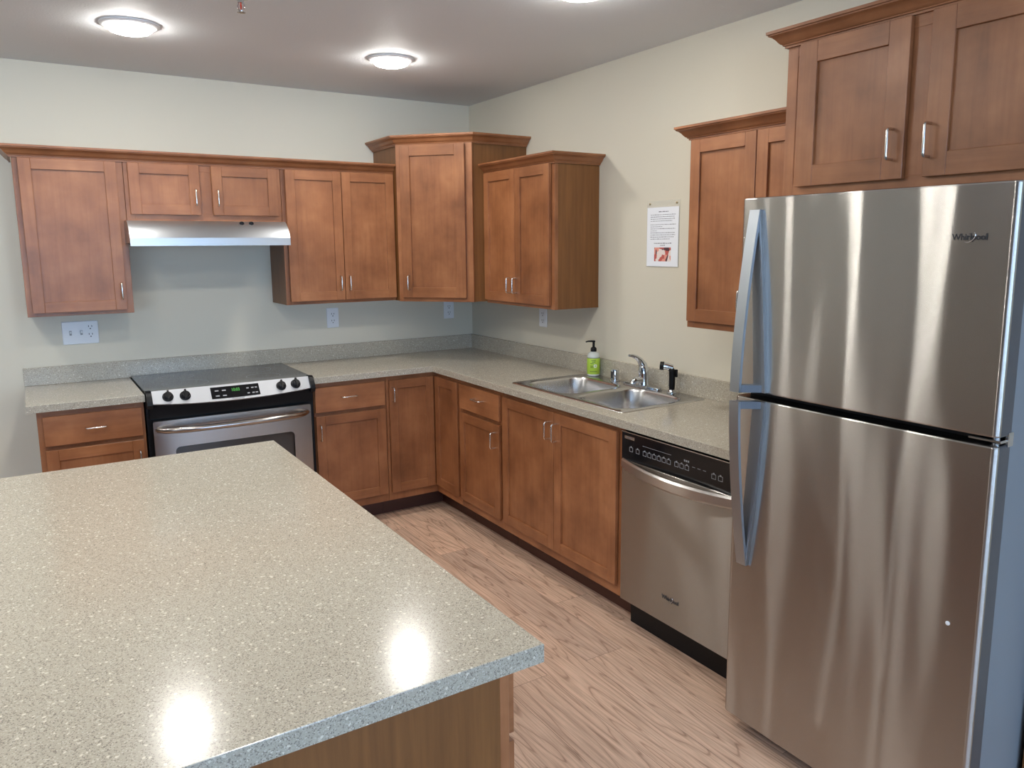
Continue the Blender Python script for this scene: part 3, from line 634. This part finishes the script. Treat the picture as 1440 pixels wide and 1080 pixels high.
bm = bmesh.new(); tube(bm, [(-3.0,-83.9,ZS+0.7),(-3.0,-83.9,ZS+1.6),(-3.0,-83.9,ZS+3.2),(-3.05,-83.9,ZS+4.4),(-3.4,-83.7,ZS+5.0)], [0.52,0.62,0.6,0.62,0.55], 14); box(bm, FR, 84.2, 84.8, 2.3, 2.75, ZS+3.2, ZS+4.7, 0.1); obj('grip', bm, BLACK, t, smooth=60)
bm = bmesh.new(); tube(bm, [(-2.95,-84.0,ZS+4.95),(-3.6,-83.3,ZS+5.2),(-4.1,-82.75,ZS+5.3)], [0.66,0.72,0.76], 16, 0); tube(bm, [(-4.1,-82.75,ZS+5.3),(-4.6,-82.2,ZS+5.36)], [0.84,0.80], 16, 1); obj('nozzle', bm, [CHROME, BLACK], t, smooth=60)
t = thing('air_gap', 'small chrome air gap cap left of the faucet', 'air gap', (-3.0,-66.8,ZS))
bm = bmesh.new(); lathe(bm, [(1.15,0),(1.15,0.18),(0.95,0.3)], (-3.0,-66.8,ZS), 20); obj('base', bm, CHROME, t)
bm = bmesh.new(); lathe(bm, [(0.88,0.3),(0.88,2.1),(0.8,2.45),(0.4,2.6)], (-3.0,-66.8,ZS), 20); cpb = obj('cap', bm, CHROME, t)
bm = bmesh.new(); box(bm, FR, 66.5, 67.1, 3.78, 3.92, ZS+0.6, ZS+2.0, 0.05); obj('vent_slot', bm, SLOT, cpb, smooth=0)
t = thing('soap_bottle', 'lime-labelled soap pump bottle at the back left corner of the sink', 'soap bottle', (-2.55,-58.9,ZS))
bc = (-2.55,-58.9,ZS)
bm = bmesh.new(); lathe(bm, [(1.15,0),(1.38,0.12),(1.42,0.35),(1.42,4.25),(1.36,4.6),(1.12,5.0),(0.62,5.3),(0.55,5.5)], bc, 28); bo = obj('bottle', bm, BOTTLE, t, smooth=50)
bm = bmesh.new(); lathe(bm, [(1.425,0.45),(1.435,0.46),(1.435,4.05),(1.425,4.06)], bc, 28); obj('label', bm, LIME, bo, smooth=50)
bm = bmesh.new(); lathe(bm, [(1.44,3.95),(1.44,4.1)], bc, 28); obj('label_band', bm, INK, bo, smooth=50)
bm = bmesh.new()
def on_bottle(dx, z):                             # marks wrapped on the side that faces the room
    th = math.radians(232)+dx/1.45; return Vector((bc[0]+1.45*math.cos(th), bc[1]+1.45*math.sin(th), bc[2]+z))
def mark(x0, x1, z0, z1):
    n = 4; lo = [bm.verts.new(on_bottle(x0+(x1-x0)*i/n, z0)) for i in range(n+1)]; hi = [bm.verts.new(on_bottle(x0+(x1-x0)*i/n, z1)) for i in range(n+1)]
    for i in range(n): bm.faces.new((lo[i],lo[i+1],hi[i+1],hi[i]))
for x0, x1, z in ((-0.5,0.55,3.45),(-0.35,0.4,3.1),(-0.7,0.1,2.75),(-0.75,0.05,2.2),(-0.7,0.0,1.9),(-0.75,-0.5,1.0),(-0.4,-0.15,1.0),(-0.05,0.2,1.0),(0.3,0.55,1.0),(0.62,0.8,1.0)): mark(x0, x1, z, z+0.13)
obj('label_print', bm, mat('dark_green_print', (0.06,0.12,0.03), 0.5), bo, smooth=0)
bm = bmesh.new(); n = 20; ce = on_bottle(0.42, 2.35)
for pz in range(6):
    th = pz*math.pi/3; mark(0.42+0.28*math.cos(th)-0.12, 0.42+0.28*math.cos(th)+0.12, 2.3+0.28*math.sin(th)-0.1, 2.3+0.28*math.sin(th)+0.1)
obj('label_flower', bm, PAPER, bo, smooth=0)
bm = bmesh.new(); lathe(bm, [(0.66,5.35),(0.66,6.0),(0.5,6.25),(0.26,6.35),(0.26,7.35),(0.36,7.4),(0.36,7.7),(0.2,7.78)], bc, 18); tube(bm, [(bc[0]-0.2,bc[1]+0.15,bc[2]+7.6),(bc[0]-1.0,bc[1]+0.6,bc[2]+7.6),(bc[0]-1.5,bc[1]+0.9,bc[2]+7.45)], [0.22,0.18,0.14], 8); obj('pump', bm, BLACK, t)

# ------------------------------------------------------------------ refrigerator
t = thing('refrigerator', 'stainless top-freezer refrigerator with tapered vertical handles', 'refrigerator', (-16,-140.5,0))
FA0, FA1 = 124.7, 156.4
bm = bmesh.new(); box(bm, FR, FA0+0.25, FA1-0.25, 1.2, 28.6, 1.0, 70.1, 0.15); obj('case', bm, CASE, t, smooth=0)
bm = bmesh.new(); box(bm, FR, FA0+0.5, FA1-0.5, 28.5, 29.0, 2.6, 69.8); obj('gasket', bm, BLACK, t, smooth=0)
bm = bmesh.new(); box(bm, FR, FA0+0.4, FA1-0.4, 27.0, 28.4, 0.25, 2.2); obj('kick_grille', bm, BLACK, t, smooth=0)
def fdoor(name, z0, z1):
    W = FA1-FA0; pts = [(FA0,28.95)]; N = 14; r = 0.55
    fo = lambda a: 31.35+0.25*(1-((a-(FA0+FA1)/2)/(W/2))**2)
    for k in range(13):
        th = math.pi-k/12*math.pi/2; pts.append((FA0+r+r*math.cos(th), fo(FA0+r)-r+r*math.sin(th)))
    for k in range(1,N): a = FA0+r+(W-2*r)*k/N; pts.append((a, fo(a)))
    for k in range(13):
        th = math.pi/2-k/12*math.pi/2; pts.append((FA1-r+r*math.cos(th), fo(FA1-r)-r+r*math.sin(th)))
    pts.append((FA1,28.95))
    bm = bmesh.new(); lays = [(z0,0.18),(z0+0.06,0.05),(z0+0.2,0)]+[(z1-0.2,0),(z1-0.06,0.05),(z1,0.18)]
    rings = [[bm.verts.new(FR.P(a+(ins if a < (FA0+FA1)/2 else -ins)*(1 if (a<FA0+1 or a>FA1-1) else 0), o-(ins if o > 29 else 0), z)) for a,o in pts] for z,ins in lays]; k = len(pts)
    for i in range(len(lays)-1):
        for j in range(k): bm.faces.new((rings[i][j], rings[i][(j+1)%k], rings[i+1][(j+1)%k], rings[i+1][j]))
    bm.faces.new(rings[0]); bm.faces.new(rings[-1])
    for f in bm.faces:
        xs_ = [v.co.x for v in f.verts]; ys_ = [v.co.y for v in f.verts]
        if max(ys_)-min(ys_) < 0.25 and min(xs_) > -30.9: f.material_index = 1
    return obj(name, bm, [FRIDGE, DOORSIDE], t, smooth=11)
fz = fdoor('freezer_door', 46.95, 70.6); fd = fdoor('fridge_door', 2.4, 46.1)
def fhandle(ztip, zend, parent):                  # a wedge: base strip on the door, grip blade bowing out to the split
    bm = bmesh.new(); n = 20
    def strip(fa, fo, th):
        R4 = []
        for i in range(n+1):
            s = i/n; z = ztip+(zend-ztip)*s; a0, a1 = fa(s); o = fo(s)
            R4.append([bm.verts.new(FR.P(a,oo,z)) for a,oo in ((a0,o),(a1,o),(a1,o-th),(a0,o-th))])
        for i in range(n):
            for j in range(4): bm.faces.new((R4[i][j], R4[i][(j+1)%4], R4[i+1][(j+1)%4], R4[i+1][j]))
        bm.faces.new(R4[0]); bm.faces.new(R4[-1][::-1])
    strip(lambda s: (126.5+1.55*s**0.8, 127.9+1.9*s**0.8), lambda s: 31.95, 0.5)
    strip(lambda s: (126.45-0.05*s, 127.95-0.1*s), lambda s: 31.95+2.35*(1-(1-s)**1.7), 0.42)
    h = obj('handle', bm, HANDLE, parent, smooth=30); bm = bmesh.new()
    e = 0.9 if zend > ztip else -0.9
    prism(bm, FR, [(126.6,33.9),(127.8,33.9),(129.6,31.6),(128.2,31.6)], min(zend,zend-e), max(zend,zend-e))
    obj('bracket', bm, BRACKET, h, smooth=0)
fhandle(69.15, 47.15, fz); fhandle(24.3, 46.0, fd)
logo(FR, 152.35, 31.50, 65.6, 0.82, fz, LOGO, CHROME)
bm = bmesh.new(); lathe(bm, [(0.22,-0.1),(0.22,0.06),(0.12,0.1)], (153.3, 31.42, 27.3), 14, FR, 'o'); obj('plug_button', bm, WHITE, fd, label='small white round plug on the lower door')
bm = bmesh.new(); box(bm, FR, 153.4, 156.5, 29.0, 30.9, 46.38, 46.66, 0.08); lathe(bm, [(0.35,-0.55),(0.35,0.65)], (-30.0,-155.6,46.4), 14); box(bm, FR, 156.2, 156.55, 28.7, 29.6, 45.9, 47.3, 0.06); obj('hinge', bm, CHROME, t)

# ------------------------------------------------------------------ wall plates and notice
def duplex(F, a, z, w, parent, o):
    for dz in (0.85, -0.85):
        bm = bmesh.new(); pp = [(a+p[0], z+dz+p[1]) for p in rrect(-0.75, 0.75, -0.68, 0.68, 0.5)]
        lo = [bm.verts.new(F.P(p[0], o, p[1])) for p in pp]; hi = [bm.verts.new(F.P(p[0], o+0.07, p[1])) for p in pp]; bm.faces.new(lo); bm.faces.new(hi[::-1])
        for i in range(len(lo)): bm.faces.new((lo[i], lo[(i+1)%len(lo)], hi[(i+1)%len(lo)], hi[i]))
        r = obj('receptacle', bm, WHITE, parent, smooth=0)
        for q in ((-0.37,-0.25,-0.02,0.36), (0.25,0.37,-0.02,0.36), (-0.12,0.12,-0.47,-0.25)):
            bm = bmesh.new(); box(bm, F, a+q[0], a+q[1], o+0.05, o+0.085, z+dz+q[2], z+dz+q[3]); obj('slot', bm, SLOT, r, smooth=0)
def outlet(F, a0, a1, z0, z1, lab, wide=False):
    t = thing('switch_plate' if wide else 'wall_outlet', lab, 'switch plate' if wide else 'outlet', F.P((a0+a1)/2, 0, (z0+z1)/2))
    bm = bmesh.new(); box(bm, F, a0, a1, 0.01, 0.28, z0, z1, 0.12); obj('plate', bm, WHITE, t, smooth=0)
    zc = (z0+z1)/2
    if wide:
        duplex(F, a1-1.55, zc+0.3, 1, t, 0.27)
        for a in (a0+1.55, a0+3.6):
            bm = bmesh.new(); box(bm, F, a-0.22, a+0.22, 0.26, 0.31, zc-0.5, zc+0.5); tg = obj('toggle', bm, mat('toggle_shadow_gap', (0.32,0.33,0.34), 0.6), t, smooth=0)
            bm = bmesh.new(); box(bm, F, a-0.16, a+0.16, 0.3, 0.9, zc-0.05, zc+0.4, 0.05); obj('lever', bm, WHITE, tg, smooth=0)
    else: duplex(F, (a0+a1)/2, zc, 1, t, 0.27)
outlet(FB, -100.45, -93.55, 44.65, 49.6, 'wide white plate with two toggle switches and an outlet on the back wall', True)
outlet(FB, -42.4, -39.25, 44.65, 49.7, 'white duplex outlet on the back wall under the two-door cabinet')
outlet(FB, -9.1, -5.95, 45.1, 50.0, 'white duplex outlet on the back wall under the corner cabinet')
outlet(FR, 34.2, 37.5, 45.3, 50.0, 'white duplex outlet on the right wall behind the sink counter')
t = thing('wall_notice', 'white printed notice in a clear holder on the right wall', 'notice', (0,-77.3,60.7))
bm = bmesh.new(); box(bm, FR, 72.75, 81.9, 0.02, 0.12, 60.7, 73.6); hd = obj('holder', bm, ACRYL, t, smooth=0)
for a in (73.6, 81.1):
    bm = bmesh.new(); lathe(bm, [(0.22,0.1),(0.2,0.2),(0.08,0.24)], (a, 0.02, 73.0), 12, FR, 'o'); obj('screw', bm, BRASS, hd)
bm = bmesh.new(); box(bm, FR, 72.9, 81.75, 0.14, 0.18, 60.8, 72.3); pp = obj('paper', bm, PAPER, t, smooth=0)
bm = bmesh.new(); rnd = random.Random(2)
def line(a0, a1, z, h=0.11):
    a = a0
    while a < a1-0.1:
        w = min(rnd.uniform(0.18, 0.7), a1-a); box(bm, FR, a, a+w, 0.178, 0.186, z, z+h*rnd.uniform(0.75,1.1)); a += w+0.12
line(76.2, 78.9, 71.35, 0.17)
for z, e in ((70.8,80.9),(70.4,80.6),(70.0,80.7),(69.6,80.1),(68.9,81.0),(68.5,77.3),(68.1,81.0),(67.7,75.7),(67.3,80.8),(66.9,80.9),(66.5,80.5),(66.1,79.4)): line(73.9, e, z)
line(75.0, 79.9, 65.25, 0.15); line(76.8, 78.1, 64.85, 0.15)
obj('printed_lines', bm, INK, pp, smooth=0)
PH = mat('printed_photo', rough=0.5); g = G(PH); c = g.coords((55,55,55), rnd=False); n = g.n('ShaderNodeTexVoronoi', Scale=1.0); g.l(c, 0, n, 'Vector'); h = g.n('ShaderNodeSeparateColor'); g.l(n, 'Color', h, 0)
r = g.ramp([(0.0,(0.08,0.03,0.04)),(0.22,(0.5,0.1,0.08)),(0.5,(0.75,0.32,0.25)),(0.8,(0.8,0.7,0.65))]); r.color_ramp.interpolation = 'CONSTANT'; g.l(h, 0, r, 'Fac'); g.color(r.outputs[0])
bm = bmesh.new(); box(bm, FR, 75.1, 79.8, 0.178, 0.188, 61.8, 64.5); obj('printed_picture', bm, PH, pp, smooth=0)

# ------------------------------------------------------------------ ceiling lights and sprinkler
LX = (-39.7, -87.35, -135.0, -182.6, -230.0); LY = (-39.1, -88.4, -137.7)
colw = ('over the back run near the corner', 'over the range', 'left of the island', 'farther left of the island', 'farthest left')
roww = ('nearest the back wall', 'in the middle row', 'in the row nearest the viewer')
for j, y in enumerate(LY):
    for i, x in enumerate(LX):
        if (j == 2 and i not in (1, 2)) or (j == 1 and i > 2): continue
        if j == 0 and i == 0: lab = 'round lit ceiling light nearest the corner, right of the other light'
        elif j == 0 and i == 1: lab = 'round lit ceiling light above the range, left of the other light'
        else: lab = 'round lit ceiling light %s, %s' % (('near the right wall', 'above the island', 'left of the island', 'well left of the island', 'farthest left of the island')[i], roww[j])
        if j == 1 and i == 0: x = -33.5; y = -94.5
        if j == 1 and i == 2: x = -128.0
        if j == 0 and i == 4: x = -239.0
        t = thing('ceiling_light', lab, 'ceiling light', (x,y,HC), 'round ceiling lights')
        bm = bmesh.new(); lathe(bm, [(4.75,-0.02),(4.75,-0.2),(4.4,-0.42),(3.7,-0.56),(3.6,-0.3)], (x,y,HC), 36); obj('trim_ring', bm, WHITE, t)
        bm = bmesh.new(); lathe(bm, [(3.58,-0.5),(3.5,-0.85),(3.1,-1.2),(2.2,-1.47),(1.0,-1.58),(0.2,-1.6)], (x,y,HC), 32); obj('lens', bm, LENS, t, smooth=60)
sx, sy = -74.95, -64.2
t = thing('fire_sprinkler', 'chrome pendant fire sprinkler on the ceiling between the two lights', 'sprinkler', (sx,sy,HC))
bm = bmesh.new(); lathe(bm, [(1.5,-0.02),(1.5,-0.12),(1.1,-0.4),(0.6,-0.5)], (sx,sy,HC), 24); obj('escutcheon', bm, CHROME, t)
bm = bmesh.new(); lathe(bm, [(0.45,-0.45),(0.45,-0.95),(0.3,-1.0)], (sx,sy,HC), 16)
for s in (-1,1): tube(bm, [(sx+s*0.36*0.84,sy-s*0.36*0.54,HC-0.95),(sx+s*0.5*0.84,sy-s*0.5*0.54,HC-1.4),(sx+s*0.4*0.84,sy-s*0.4*0.54,HC-1.9),(sx,sy,HC-2.2)], 0.11, 8)
obj('frame', bm, CHROME, t)
bm = bmesh.new(); tube(bm, [(sx,sy,HC-1.0),(sx,sy,HC-1.4),(sx,sy,HC-1.9)], [0.1,0.16,0.1], 10); obj('bulb', bm, REDB, t)
bm = bmesh.new(); N = 12
for j in range(N):
    th = 2*math.pi*j/N; d = Vector((math.cos(th), math.sin(th), 0)); s_ = Vector((-d.y, d.x, 0))*0.1; p0 = Vector((sx,sy,HC-2.3))
    t4 = [p0+d*0.2-s_, p0+d*0.2+s_, p0+d*0.62+s_*1.3, p0+d*0.62-s_*1.3]; lo = [bm.verts.new(q) for q in t4]; hi = [bm.verts.new(q-Vector((0,0,0.06))) for q in t4]; bm.faces.new(lo); bm.faces.new(hi)
    for i in range(4): bm.faces.new((lo[i], lo[(i+1)%4], hi[(i+1)%4], hi[i]))
lathe(bm, [(0.3,-2.2),(0.3,-2.38)], (sx,sy,HC), 14); obj('deflector', bm, CHROME, t, smooth=0)
